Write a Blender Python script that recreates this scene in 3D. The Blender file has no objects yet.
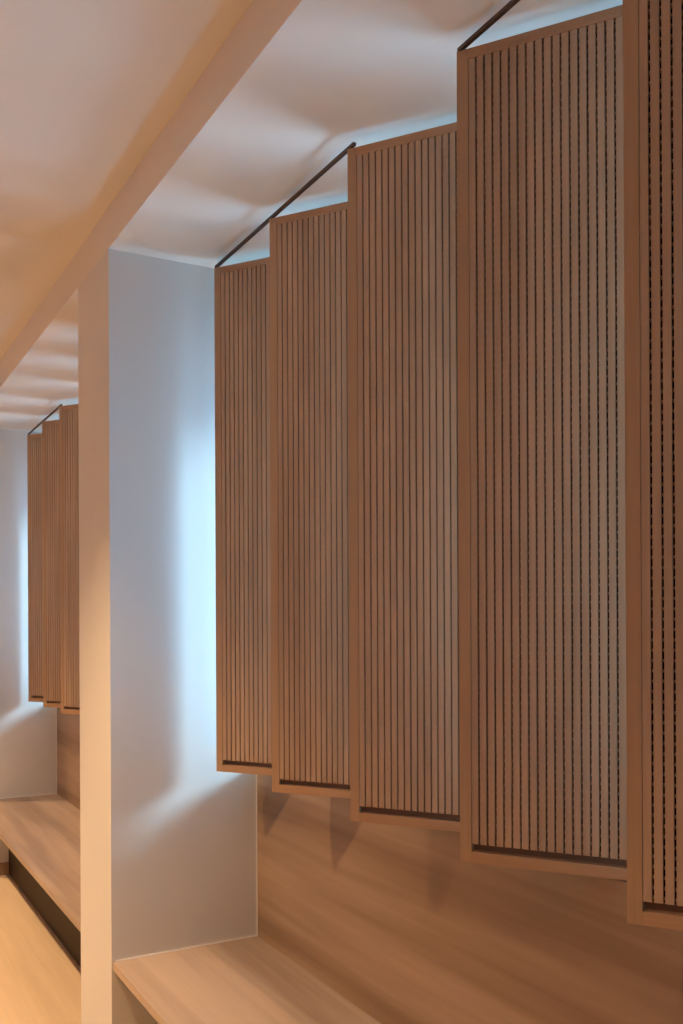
import bpy, bmesh, math, random
from mathutils import Vector, Matrix

SC = bpy.context.scene
COL = SC.collection
R = math.radians

# ------------------------------------------------------------------ camera
CAM_H = 1.4997
yaw, pitch, roll, fpx = R(29.217), R(0.04), R(-0.264), 938.8
fw = Vector((math.sin(yaw)*math.cos(pitch), math.cos(yaw)*math.cos(pitch), math.sin(pitch)))
rt = Vector((math.cos(yaw), -math.sin(yaw), 0)); up = rt.cross(fw)
RR = rt*math.cos(roll) + up*math.sin(roll); UU = -rt*math.sin(roll) + up*math.cos(roll)
cd = bpy.data.cameras.new('camera'); cam = bpy.data.objects.new('camera', cd); COL.objects.link(cam)
cam.matrix_world = Matrix(((RR.x, UU.x, -fw.x, 0), (RR.y, UU.y, -fw.y, 0), (RR.z, UU.z, -fw.z, CAM_H), (0, 0, 0, 1)))
cd.sensor_fit = 'VERTICAL'; cd.sensor_height = 36; cd.lens = 36*fpx/1024; cd.shift_y = 107.96/1024
cd.clip_start = 0.05
SC.camera = cam

# ------------------------------------------------------------------ light
SUN = 5.4            # low hazy sun raking in through the windows
SKY = 9.5            # daylight outside the windows
LAMP = 335.0          # warm downlights of the room
GROUND = 2.6; GROUND_DIR = (1.0, 0.02, -0.75)
SILL_FILL = 12.0          # unseen uplight added on each sill, standing in for bounced daylight
CEIL_FILL = 36.0           # added upward fill brightening the main ceiling, no lamp there
AMB = 2.0            # added warm fill from the left wall, no lamp there
SC.view_settings.view_transform = 'Standard'; SC.view_settings.look = 'None'
SC.view_settings.gamma = 1; SC.view_settings.use_curve_mapping = False
SC.view_settings.exposure = 0.0

w = bpy.data.worlds.new('sky'); SC.world = w; w.use_nodes = True
nt = w.node_tree; nt.nodes.clear()
out = nt.nodes.new('ShaderNodeOutputWorld'); bg = nt.nodes.new('ShaderNodeBackground')
tc = nt.nodes.new('ShaderNodeTexCoord'); sx = nt.nodes.new('ShaderNodeSeparateXYZ')
mr = nt.nodes.new('ShaderNodeMapRange'); mr.inputs[1].default_value = -1; mr.inputs[2].default_value = 1
cr = nt.nodes.new('ShaderNodeValToRGB')
nt.links.new(tc.outputs['Generated'], sx.inputs[0]); nt.links.new(sx.outputs[2], mr.inputs[0])
nt.links.new(mr.outputs[0], cr.inputs[0]);  nt.links.new(bg.outputs[0], out.inputs[0])
e = cr.color_ramp.elements
def S(d): return (math.sin(R(d))+1)/2
e[0].position = 0.0; e[0].color = (0.30, 0.62, 0.95, 1)
e[1].position = 1.0; e[1].color = (0.10, 0.22, 0.40, 1)
for p, c in ((S(-55), (0.30, 0.60, 0.95, 1)), (S(-15), (0.30, 0.60, 0.95, 1)), (S(5), (0.28, 0.55, 0.88, 1)), (S(35), (0.20, 0.42, 0.72, 1))):
    k = e.new(p); k.color = c
# the sunlit ground outside, seen below the horizon from the windows
dp = nt.nodes.new('ShaderNodeVectorMath'); dp.operation = 'DOT_PRODUCT'; dp.inputs[1].default_value = Vector(GROUND_DIR).normalized()
nm = nt.nodes.new('ShaderNodeVectorMath'); nm.operation = 'NORMALIZE'
gr = nt.nodes.new('ShaderNodeMapRange'); gr.interpolation_type = 'SMOOTHSTEP'
gr.inputs[1].default_value = math.cos(R(27)); gr.inputs[2].default_value = math.cos(R(8))
gm = nt.nodes.new('ShaderNodeMix'); gm.data_type = 'RGBA'; gm.inputs[7].default_value = (0.42*GROUND, 0.70*GROUND, 1.0*GROUND, 1)
nt.links.new(tc.outputs['Generated'], nm.inputs[0]); nt.links.new(nm.outputs[0], dp.inputs[0]); nt.links.new(dp.outputs['Value'], gr.inputs[0])
nt.links.new(gr.outputs[0], gm.inputs[0]); nt.links.new(cr.outputs[0], gm.inputs[6]); nt.links.new(gm.outputs[2], bg.inputs[0])
bg.inputs[1].default_value = SKY

sl = bpy.data.lights.new('low_sun', 'SUN'); sl.energy = SUN; sl.color = (0.52, 0.80, 1.0); sl.angle = R(16)
so = bpy.data.objects.new('low_sun', sl); COL.objects.link(so)
so.rotation_euler = Vector((-1.0, 0.58, -0.46)).to_track_quat('-Z', 'Y').to_euler()

def area(name, loc, rot, sx_, sy_, energy, color, portal=False, spread=180):
    l = bpy.data.lights.new(name, 'AREA'); l.shape = 'RECTANGLE'; l.size = sx_; l.size_y = sy_
    l.energy = energy; l.color = color; l.spread = R(spread)
    if portal: l.cycles.is_portal = True
    o = bpy.data.objects.new(name, l); o.location = loc; o.rotation_euler = rot; COL.objects.link(o); return o

# ------------------------------------------------------------------ dimensions (metres; Y runs along the window wall, X towards the windows)
A = 0.7897           # face of pillars and fascia
B1, T = 2.8724, 0.3875 # pillar
PER = 2.9862          # pillar to pillar
C = 1.280            # wainscot face
ZC, ZM = 2.65, 2.7765
SILL = 1.0222
HEAD = 2.40
XG = 1.64            # glazing
XO = 1.80
NEAR = (B1+T-PER, B1)
FAR = (B1+T, B1+PER)
RX, PHI = 1.1031, R(34.6)
ZPT, ZPB = 2.618, 1.0245

# daylight portals at the two windows
for i, (y0, y1) in enumerate((NEAR, FAR)):
    area('daylight_portal', (XG-0.05, (y0+y1)/2, (SILL+HEAD)/2), (0, R(90), 0), 1.48, y1-y0-0.04, 1, (1, 1, 1), portal=True)

# ------------------------------------------------------------------ materials
def mat(name, col, rough=0.6, spec=0.3, metal=0):
    m = bpy.data.materials.new(name); m.use_nodes = True
    b = m.node_tree.nodes['Principled BSDF']
    b.inputs['Base Color'].default_value = (*col, 1); b.inputs['Roughness'].default_value = rough
    b.inputs['Specular IOR Level'].default_value = spec; b.inputs['Metallic'].default_value = metal
    return m

def plaster(name, col, amp=0.03):
    m = mat(name, col, 0.85, 0.15); n = m.node_tree; b = n.nodes['Principled BSDF']
    t = n.nodes.new('ShaderNodeTexCoord')
    no = n.nodes.new('ShaderNodeTexNoise'); no.inputs['Scale'].default_value = 140; no.inputs['Detail'].default_value = 3
    n2 = n.nodes.new('ShaderNodeTexNoise'); n2.inputs['Scale'].default_value = 1.7
    mx = n.nodes.new('ShaderNodeMix'); mx.data_type = 'RGBA'
    mx.inputs[6].default_value = (*[c*(1-amp) for c in col], 1); mx.inputs[7].default_value = (*[min(1, c*(1+amp)) for c in col], 1)
    bp = n.nodes.new('ShaderNodeBump'); bp.inputs['Strength'].default_value = 0.05; bp.inputs['Distance'].default_value = 0.001
    n.links.new(t.outputs['Object'], no.inputs[0]); n.links.new(t.outputs['Object'], n2.inputs[0])
    n.links.new(n2.outputs[0], mx.inputs[0]); n.links.new(mx.outputs[2], b.inputs['Base Color'])
    n.links.new(no.outputs[0], bp.inputs['Height']); n.links.new(bp.outputs[0], b.inputs['Normal'])
    return m

def wood(name, dark, light, axis, rough=0.45, scale=1.0, big=0.5, planks=None):
    """oak laminate, grain along axis ('X','Y','Z')"""
    m = mat(name, light, rough, 0.3); n = m.node_tree; b = n.nodes['Principled BSDF']
    t = n.nodes.new('ShaderNodeTexCoord'); mp = n.nodes.new('ShaderNodeMapping')
    s = [14*scale]*3; s['XYZ'.index(axis)] = 0.9*scale
    mp.inputs['Scale'].default_value = s
    oi = n.nodes.new('ShaderNodeObjectInfo'); vm = n.nodes.new('ShaderNodeVectorMath'); vm.operation = 'ADD'
    cx = n.nodes.new('ShaderNodeCombineXYZ'); mu = n.nodes.new('ShaderNodeMath'); mu.operation = 'MULTIPLY'; mu.inputs[1].default_value = 7
    n.links.new(oi.outputs['Random'], mu.inputs[0])
    for q in range(3): n.links.new(mu.outputs[0], cx.inputs[q])
    n.links.new(t.outputs['Object'], vm.inputs[0]); n.links.new(cx.outputs[0], vm.inputs[1])
    n.links.new(vm.outputs[0], mp.inputs[0])
    a = n.nodes.new('ShaderNodeTexNoise'); a.inputs['Scale'].default_value = 1; a.inputs['Detail'].default_value = 3; a.inputs['Distortion'].default_value = 0.15; a.inputs['Roughness'].default_value = 0.62
    mp2 = n.nodes.new('ShaderNodeMapping'); s2 = [220*scale]*3; s2['XYZ'.index(axis)] = 5*scale; mp2.inputs['Scale'].default_value = s2
    f = n.nodes.new('ShaderNodeTexNoise'); f.inputs['Scale'].default_value = 1; f.inputs['Detail'].default_value = 2
    n.links.new(mp.outputs[0], a.inputs[0]); n.links.new(vm.outputs[0], mp2.inputs[0]); n.links.new(mp2.outputs[0], f.inputs[0])
    r1 = n.nodes.new('ShaderNodeMapRange'); r1.inputs[1].default_value = 0.38; r1.inputs[2].default_value = 0.62
    n.links.new(a.outputs[0], r1.inputs[0])
    mm = n.nodes.new('ShaderNodeMix'); mm.data_type = 'FLOAT'; mm.inputs[0].default_value = 1-big
    n.links.new(r1.outputs[0], mm.inputs[2]); n.links.new(f.outputs[0], mm.inputs[3])
    mx = n.nodes.new('ShaderNodeMix'); mx.data_type = 'RGBA'; mx.inputs[6].default_value = (*dark, 1); mx.inputs[7].default_value = (*light, 1)
    n.links.new(mm.outputs[0], mx.inputs[0]); n.links.new(mx.outputs[2], b.inputs['Base Color'])
    bp = n.nodes.new('ShaderNodeBump'); bp.inputs['Strength'].default_value = 0.08; bp.inputs['Distance'].default_value = 0.0006
    n.links.new(f.outputs[0], bp.inputs['Height']); n.links.new(bp.outputs[0], b.inputs['Normal'])
    return m

M_WALL = plaster('white_painted_plaster', (0.72, 0.705, 0.67))
M_CEIL = plaster('white_ceiling_paint', (0.78, 0.73, 0.655))
M_WARM = plaster('warm_beige_wall_paint', (0.60, 0.44, 0.31))
M_CAULK = mat('white_sealant', (0.85, 0.83, 0.80), 0.4)
M_SLAT = wood('oak_slat_laminate', (0.40, 0.27, 0.18), (0.58, 0.41, 0.28), 'Z')
M_FRAME = wood('oak_frame_laminate', (0.40, 0.25, 0.145), (0.53, 0.35, 0.21), 'Z', big=0.4)
M_FRAMEH = wood('oak_rail_laminate', (0.42, 0.25, 0.14), (0.55, 0.35, 0.21), 'X', big=0.4)
M_BENCH = wood('oak_bench_laminate', (0.26, 0.185, 0.14), (0.53, 0.405, 0.31), 'Y', rough=0.35, scale=0.42, big=0.75)
M_WAIN = wood('oak_wainscot_laminate', (0.23, 0.145, 0.09), (0.50, 0.355, 0.245), 'Y', rough=0.4, scale=0.38, big=0.75)
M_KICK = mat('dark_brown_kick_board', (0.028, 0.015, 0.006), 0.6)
M_FELT = mat('black_acoustic_felt', (0.008, 0.006, 0.005), 0.95, 0.05)
M_BRIDGE = mat('raw_board_core', (0.36, 0.22, 0.14), 0.8)
M_BACK = mat('brown_back_board', (0.30, 0.19, 0.13), 0.6)
M_TRACK = mat('dark_bronze_metal', (0.10, 0.06, 0.04), 0.45, 0.5, 0.6)
M_STEEL = mat('brushed_steel', (0.35, 0.33, 0.30), 0.35, 0.5, 1.0)
M_BASE = mat('taupe_baseboard', (0.34, 0.22, 0.14), 0.5)
M_WINF = mat('white_window_frame', (0.7, 0.72, 0.74), 0.4)
M_FLOOR = wood('pale_oak_floor_planks', (0.50, 0.38, 0.26), (0.64, 0.51, 0.36), 'Y', rough=0.4, scale=0.6, big=0.6)

def glass():
    m = bpy.data.materials.new('clear_window_glass'); m.use_nodes = True; n = m.node_tree; n.nodes.clear()
    o = n.nodes.new('ShaderNodeOutputMaterial'); tr = n.nodes.new('ShaderNodeBsdfTransparent'); tr.inputs[0].default_value = (0.93, 0.97, 0.98, 1)
    g = n.nodes.new('ShaderNodeBsdfGlossy'); g.inputs['Roughness'].default_value = 0.02
    fr = n.nodes.new('ShaderNodeFresnel'); fr.inputs[0].default_value = 1.45; mx = n.nodes.new('ShaderNodeMixShader')
    n.links.new(fr.outputs[0], mx.inputs[0]); n.links.new(tr.outputs[0], mx.inputs[1]); n.links.new(g.outputs[0], mx.inputs[2]); n.links.new(mx.outputs[0], o.inputs[0])
    return m
M_GLASS = glass()
def glow(name, col, s):
    m = bpy.data.materials.new(name); m.use_nodes = True; b = m.node_tree.nodes['Principled BSDF']
    b.inputs['Emission Color'].default_value = (*col, 1); b.inputs['Emission Strength'].default_value = s; return m

# ------------------------------------------------------------------ mesh helpers
def box(bm, x0, x1, y0, y1, z0, z1, bev=0.0):
    v = [bm.verts.new(p) for p in ((x0,y0,z0),(x1,y0,z0),(x1,y1,z0),(x0,y1,z0),(x0,y0,z1),(x1,y0,z1),(x1,y1,z1),(x0,y1,z1))]
    fs = [bm.faces.new([v[i] for i in q]) for q in ((0,3,2,1),(4,5,6,7),(0,1,5,4),(1,2,6,5),(2,3,7,6),(3,0,4,7))]
    if bev:
        es = {e_ for f in fs for e_ in f.edges}
        bmesh.ops.bevel(bm, geom=list(es), offset=bev, segments=2, affect='EDGES', profile=0.5)
def cyl(bm, c, r, z0, z1, n=20, r2=None):
    r2 = r if r2 is None else r2
    a = [bm.verts.new((c[0]+r*math.cos(2*math.pi*i/n), c[1]+r*math.sin(2*math.pi*i/n), z0)) for i in range(n)]
    b = [bm.verts.new((c[0]+r2*math.cos(2*math.pi*i/n), c[1]+r2*math.sin(2*math.pi*i/n), z1)) for i in range(n)]
    for i in range(n): bm.faces.new((a[i], a[(i+1) % n], b[(i+1) % n], b[i]))
    bm.faces.new(a[::-1]); bm.faces.new(b)
def obj(name, bm, m, parent=None):
    me = bpy.data.meshes.new(name); bm.normal_update(); bm.to_mesh(me); bm.free(); me.materials.append(m)
    o = bpy.data.objects.new(name, me); COL.objects.link(o)
    if parent: o.parent = parent
    return o
def B(name, m, *boxes, parent=None, bev=0.0):
    bm = bmesh.new()
    for b_ in boxes: box(bm, *b_, bev=bev)
    return obj(name, bm, m, parent)
def struct(name, m, *boxes, bev=0.0, parent=None):
    o = B(name, m, *boxes, bev=bev, parent=parent)
    if not parent: o['kind'] = 'structure'
    return o
def thing(name, label, cat, loc=(0, 0, 0), rz=0, group=None):
    o = bpy.data.objects.new(name, None); COL.objects.link(o); o.location = loc; o.rotation_euler = (0, 0, rz)
    o.empty_display_size = 0.1
    o['label'] = label; o['category'] = cat
    if group: o['group'] = group
    return o
def copy_tree(o, parent=None):
    c = o.copy(); COL.objects.link(c)
    if parent: c.parent = parent
    for ch in o.children: copy_tree(ch, c)
    return c

# ------------------------------------------------------------------ the room
X0, Y0, Y1 = -3.2, -2.4, 7.0
TOP = 3.0
struct('floor', M_FLOOR, (X0, XO, Y0, Y1, -0.12, 0.0))
struct('ceiling', M_CEIL, (X0, A, Y0, Y1, ZM, TOP))
struct('ceiling_alcove', M_CEIL, (A, XO, Y0, Y1, ZC, TOP))
struct('wall_left', M_WARM, (X0-0.15, X0, Y0, Y1, 0, TOP))
struct('wall_back', M_WARM, (X0-0.15, XO, Y0-0.15, Y0, 0, TOP))
struct('wall_end', M_WARM, (X0-0.15, XO, Y1, Y1+0.15, 0, TOP))
struct('wall_pillar_middle', M_WALL, (A, XO, B1, B1+T, 0, ZC))
struct('wall_pillar_far', M_WALL, (A, XO, FAR[1], Y1, 0, ZC))
struct('wall_pillar_near', M_WALL, (A, XO, Y0, NEAR[0], 0, ZC))
for i, (y0, y1) in enumerate((NEAR, FAR)):
    side = ('near', 'far')[i]
    struct('wall_sill_'+side, M_WALL, (C+0.019, XO, y0, y1, 0, SILL-0.002))
    struct('wall_header_'+side, M_WALL, (XG-0.06, XO, y0, y1, HEAD, ZC))
    wn = bpy.data.objects.new('window_%d' % (i+1), None); COL.objects.link(wn); wn.location = (XG, y0, SILL); wn['kind'] = 'structure'
    L = y1-y0; H = HEAD-SILL; f = 0.045
    fr = [(-.03, .03, 0, L, 0, f), (-.03, .03, 0, L, H-f, H), (-.03, .03, 0, f, f, H-f), (-.03, .03, L-f, L, f, H-f), (-.025, .025, L/2-f/2, L/2+f/2, f, H-f)]
    B('window_frame', M_WINF, *fr, parent=wn)
    B('pane', M_GLASS, (-.003, .003, f, L/2-f/2, f, H-f), parent=wn)
    B('pane', M_GLASS, (-.003, .003, L/2+f/2, L-f, f, H-f), parent=wn)
# white sealant beads where the end wall meets bench and wainscot, baseboards under the benches
n = 0
for (y0, y1) in (NEAR, FAR):
    n += 1
    struct('trim_%d' % n, M_CAULK, (A+0.012, C, y1-0.003, y1, 0.45, 0.454), (C-0.003, C, y1-0.003, y1, 0.454, SILL-0.002))
    struct('baseboard_%s' % ('near', 'far')[n-1], M_BASE, (A, 1.0, y1-0.012, y1, 0, 0.07))

# ------------------------------------------------------------------ wainscot, benches, tracks
dn = [0, .0128, .0018, -.0051, -.0122, 0]
def screen_rows(near): return [(2.7884 - .4282*i + dn[i]) if near else 5.8107 - .4229*i for i in range(6)]
def alcove_fittings(y0, y1, near):
    where = 'in the near alcove' if near else 'in the far alcove past the pillar'
    p = B('wainscot_panel', M_WAIN, (C, C+0.019, y0, y1, 0.0, SILL))
    p['label'] = 'oak-look wall panel behind the bench ' + where; p['category'] = 'wall panel'; p['group'] = 'wood wall panels under the windows'
    t = thing('bench', 'built-in oak laminate bench ' + where, 'bench', (A, (y0+y1)/2, 0), group='built-in window benches')
    h = (y1-y0)/2-0.001
    B('bench_top', M_BENCH, (0.003, C-A, -h, h, 0.425, 0.45), parent=t, bev=0.0015)
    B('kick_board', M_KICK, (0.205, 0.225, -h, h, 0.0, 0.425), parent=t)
    ys = screen_rows(near)
    for q, (ya, yb) in enumerate(((ys[0]+0.004, ys[2]-0.022), (ys[3]+0.002, ys[5]-0.022))):
        part = ('track over three screens by the side wall', 'track over three screens away from the side wall')[q]
        k = thing('ceiling_track', 'thin bronze ' + part + (' in the near alcove' if near else ' in the far alcove'), 'track', (RX, ya, ZPT), group='tracks linking the slatted screens')
        B('track_bar', M_TRACK, (0.003, 0.012, yb-ya, 0, 0.001, 0.009), parent=k, bev=0.001)
    s_ = thing('added_sill_uplight', 'added unseen blue uplight along the window sill' + (' of the near alcove' if near else ' of the far alcove'), 'fill light', (1.50, (y0+y1)/2, SILL-0.002))  # unseen strip body added to carry the upward fill
    B('channel', M_STEEL, (-0.012, -0.009, -h+0.05, h-0.05, 0, 0.012), (0.009, 0.012, -h+0.05, h-0.05, 0, 0.012), (-0.009, 0.009, -h+0.05, h-0.05, 0, 0.003), parent=s_)
    B('diffuser', glow('sill_uplight_glow', (0.35, 0.68, 1.0), 2), (-0.009, 0.009, -h+0.05, h-0.05, 0.003, 0.010), parent=s_)
    a_ = area('sill_fill_light', (0, 0, 0.014), (R(180), 0, 0), 0.018, 2*h-0.1, SILL_FILL, (0.20, 0.58, 1.0)); a_.parent = s_
alcove_fittings(*NEAR, True)
alcove_fittings(*FAR, False)

# ------------------------------------------------------------------ slatted screens
PW, PT = 0.409, 0.028          # width, thickness
HGT = ZPT-ZPB
STW, TOPR, BOTR, SLOT = 0.0235, 0.020, 0.022, 0.015
PITCH, GAP = 0.0165, 0.0034
def make_screen():
    """local X along the panel from its front edge, local Y into the thickness, Z up"""
    r = thing('slatted_screen', '', 'screen', group='slatted oak screens hung in front of the windows')
    B('stile', M_FRAME, (0, STW, 0, PT, 0, HGT), parent=r, bev=0.0008)
    B('stile', M_FRAME, (PW-STW, PW, 0, PT, 0, HGT), parent=r, bev=0.0008)
    B('bottom_rail', M_FRAMEH, (STW, PW-STW, 0, PT, 0, BOTR), parent=r, bev=0.0008)
    B('top_rail', M_FRAMEH, (STW, PW-STW, 0, PT, HGT-TOPR, HGT), parent=r, bev=0.0008)
    bm = bmesh.new()
    x = STW+0.0006; z0 = BOTR+SLOT; z1 = HGT-TOPR
    while x < PW-STW-0.004:
        x1 = min(x+PITCH-GAP, PW-STW)
        box(bm, x, x1, 0.0015, 0.010, z0, z1, bev=0.0006); x += PITCH
    obj('slatted_face', bm, M_SLAT, r)
    bm = bmesh.new(); z = z0+0.004
    while z < z1:
        box(bm, STW, PW-STW, 0.0065, 0.0135, z, z+0.0042); z += 0.016
    obj('perforated_core', bm, M_BRIDGE, r)
    B('felt_backing', M_FELT, (STW, PW-STW, 0.014, 0.020, BOTR+SLOT, HGT-TOPR), parent=r)
    B('back_board', M_BACK, (STW, PW-STW, 0.020, PT-0.001, BOTR, HGT-TOPR), parent=r)
    bm = bmesh.new(); cyl(bm, (0.012, PT/2), 0.004, HGT-0.002, HGT+0.0008); obj('pivot_pin', bm, M_STEEL, r)
    return r
proto = make_screen()
NOTES = {
 ('n', 0): 'smallest screen of the near row, farthest along, beside the bright blue-lit side wall',
 ('n', 1): 'second screen from the blue-lit side wall in the near row',
 ('n', 2): 'third screen from the blue-lit side wall, middle of the near row',
 ('n', 3): 'widest fully visible screen, second from the right edge of the photo',
 ('n', 4): 'nearest screen, cut off by the right edge of the photo',
 ('n', 5): 'screen beyond the right edge of the photo, next to the near pillar',
 ('f', 0): 'leftmost screen of the far alcove, beside its blue-lit side wall',
 ('f', 1): 'middle of the three screens seen in the far alcove',
 ('f', 2): 'screen of the far alcove cut off by the pillar edge',
 ('f', 3): 'first far alcove screen hidden behind the pillar',
 ('f', 4): 'second far alcove screen hidden behind the pillar',
 ('f', 5): 'last far alcove screen hidden behind the pillar',
}
first = True
for side in 'nf':
    for i in range(6):
        s = proto if first else copy_tree(proto); first = False
        y = screen_rows(side == 'n')[i]
        s.location = (RX, y, ZPB)
        s.rotation_euler = (0, 0, PHI - math.pi/2)
        s['label'] = NOTES[(side, i)]

# ------------------------------------------------------------------ downlights of the room
def downlight(x, y, label, dim=1.0):
    t = thing('downlight', label, 'ceiling light', (x, y, ZM), group='warm recessed downlights')
    bm = bmesh.new(); n = 32; ring = []
    for (r_, z_) in ((0.048, -0.004), (0.055, -0.006), (0.060, -0.0015), (0.060, 0.0), (0.046, 0.0)):
        ring.append([bm.verts.new((r_*math.cos(2*math.pi*i/n), r_*math.sin(2*math.pi*i/n), z_)) for i in range(n)])
    for a_ in range(5):
        p, q = ring[a_], ring[(a_+1) % 5]
        for i in range(n): bm.faces.new((p[i], p[(i+1) % n], q[(i+1) % n], q[i]))
    obj('bezel', bm, M_WINF, t)
    bm = bmesh.new(); cyl(bm, (0, 0), 0.046, -0.002, 0.0, 32); obj('lens', bm, glow('warm_lamp_lens', (1.0, 0.62, 0.32), 4), t)
    l = bpy.data.lights.new('downlight_beam', 'SPOT'); l.energy = LAMP*dim; l.color = (1.0, 0.645, 0.33); l.spot_size = R(97); l.spot_blend = 0.9; l.shadow_soft_size = 0.035
    o = bpy.data.objects.new('downlight_beam', l); COL.objects.link(o); o.parent = t; o.location = (0, 0, -0.012)
downlight(-0.20, 2.65, 'recessed round downlight opposite the middle pillar')
downlight(-0.30, 0.76, 'recessed round downlight opposite the near alcove', 0.5)
downlight(-0.20, 4.54, 'recessed round downlight opposite the far alcove')
downlight(-0.20, 6.43, 'recessed round downlight opposite the end of the far alcove')
# soft warm fill added for the rest of the room
area('room_ambient', (-3.0, 2.0, 0.8), (0, R(-118), 0), 1.2, 7.0, AMB, (1.0, 0.60, 0.38))
# unseen fill added on the left, facing up to wash the main ceiling
area('ceiling_fill', (-2.2, 2.3, 2.20), (R(180), 0, 0), 0.3, 8.5, CEIL_FILL, (0.96, 0.66, 0.84))
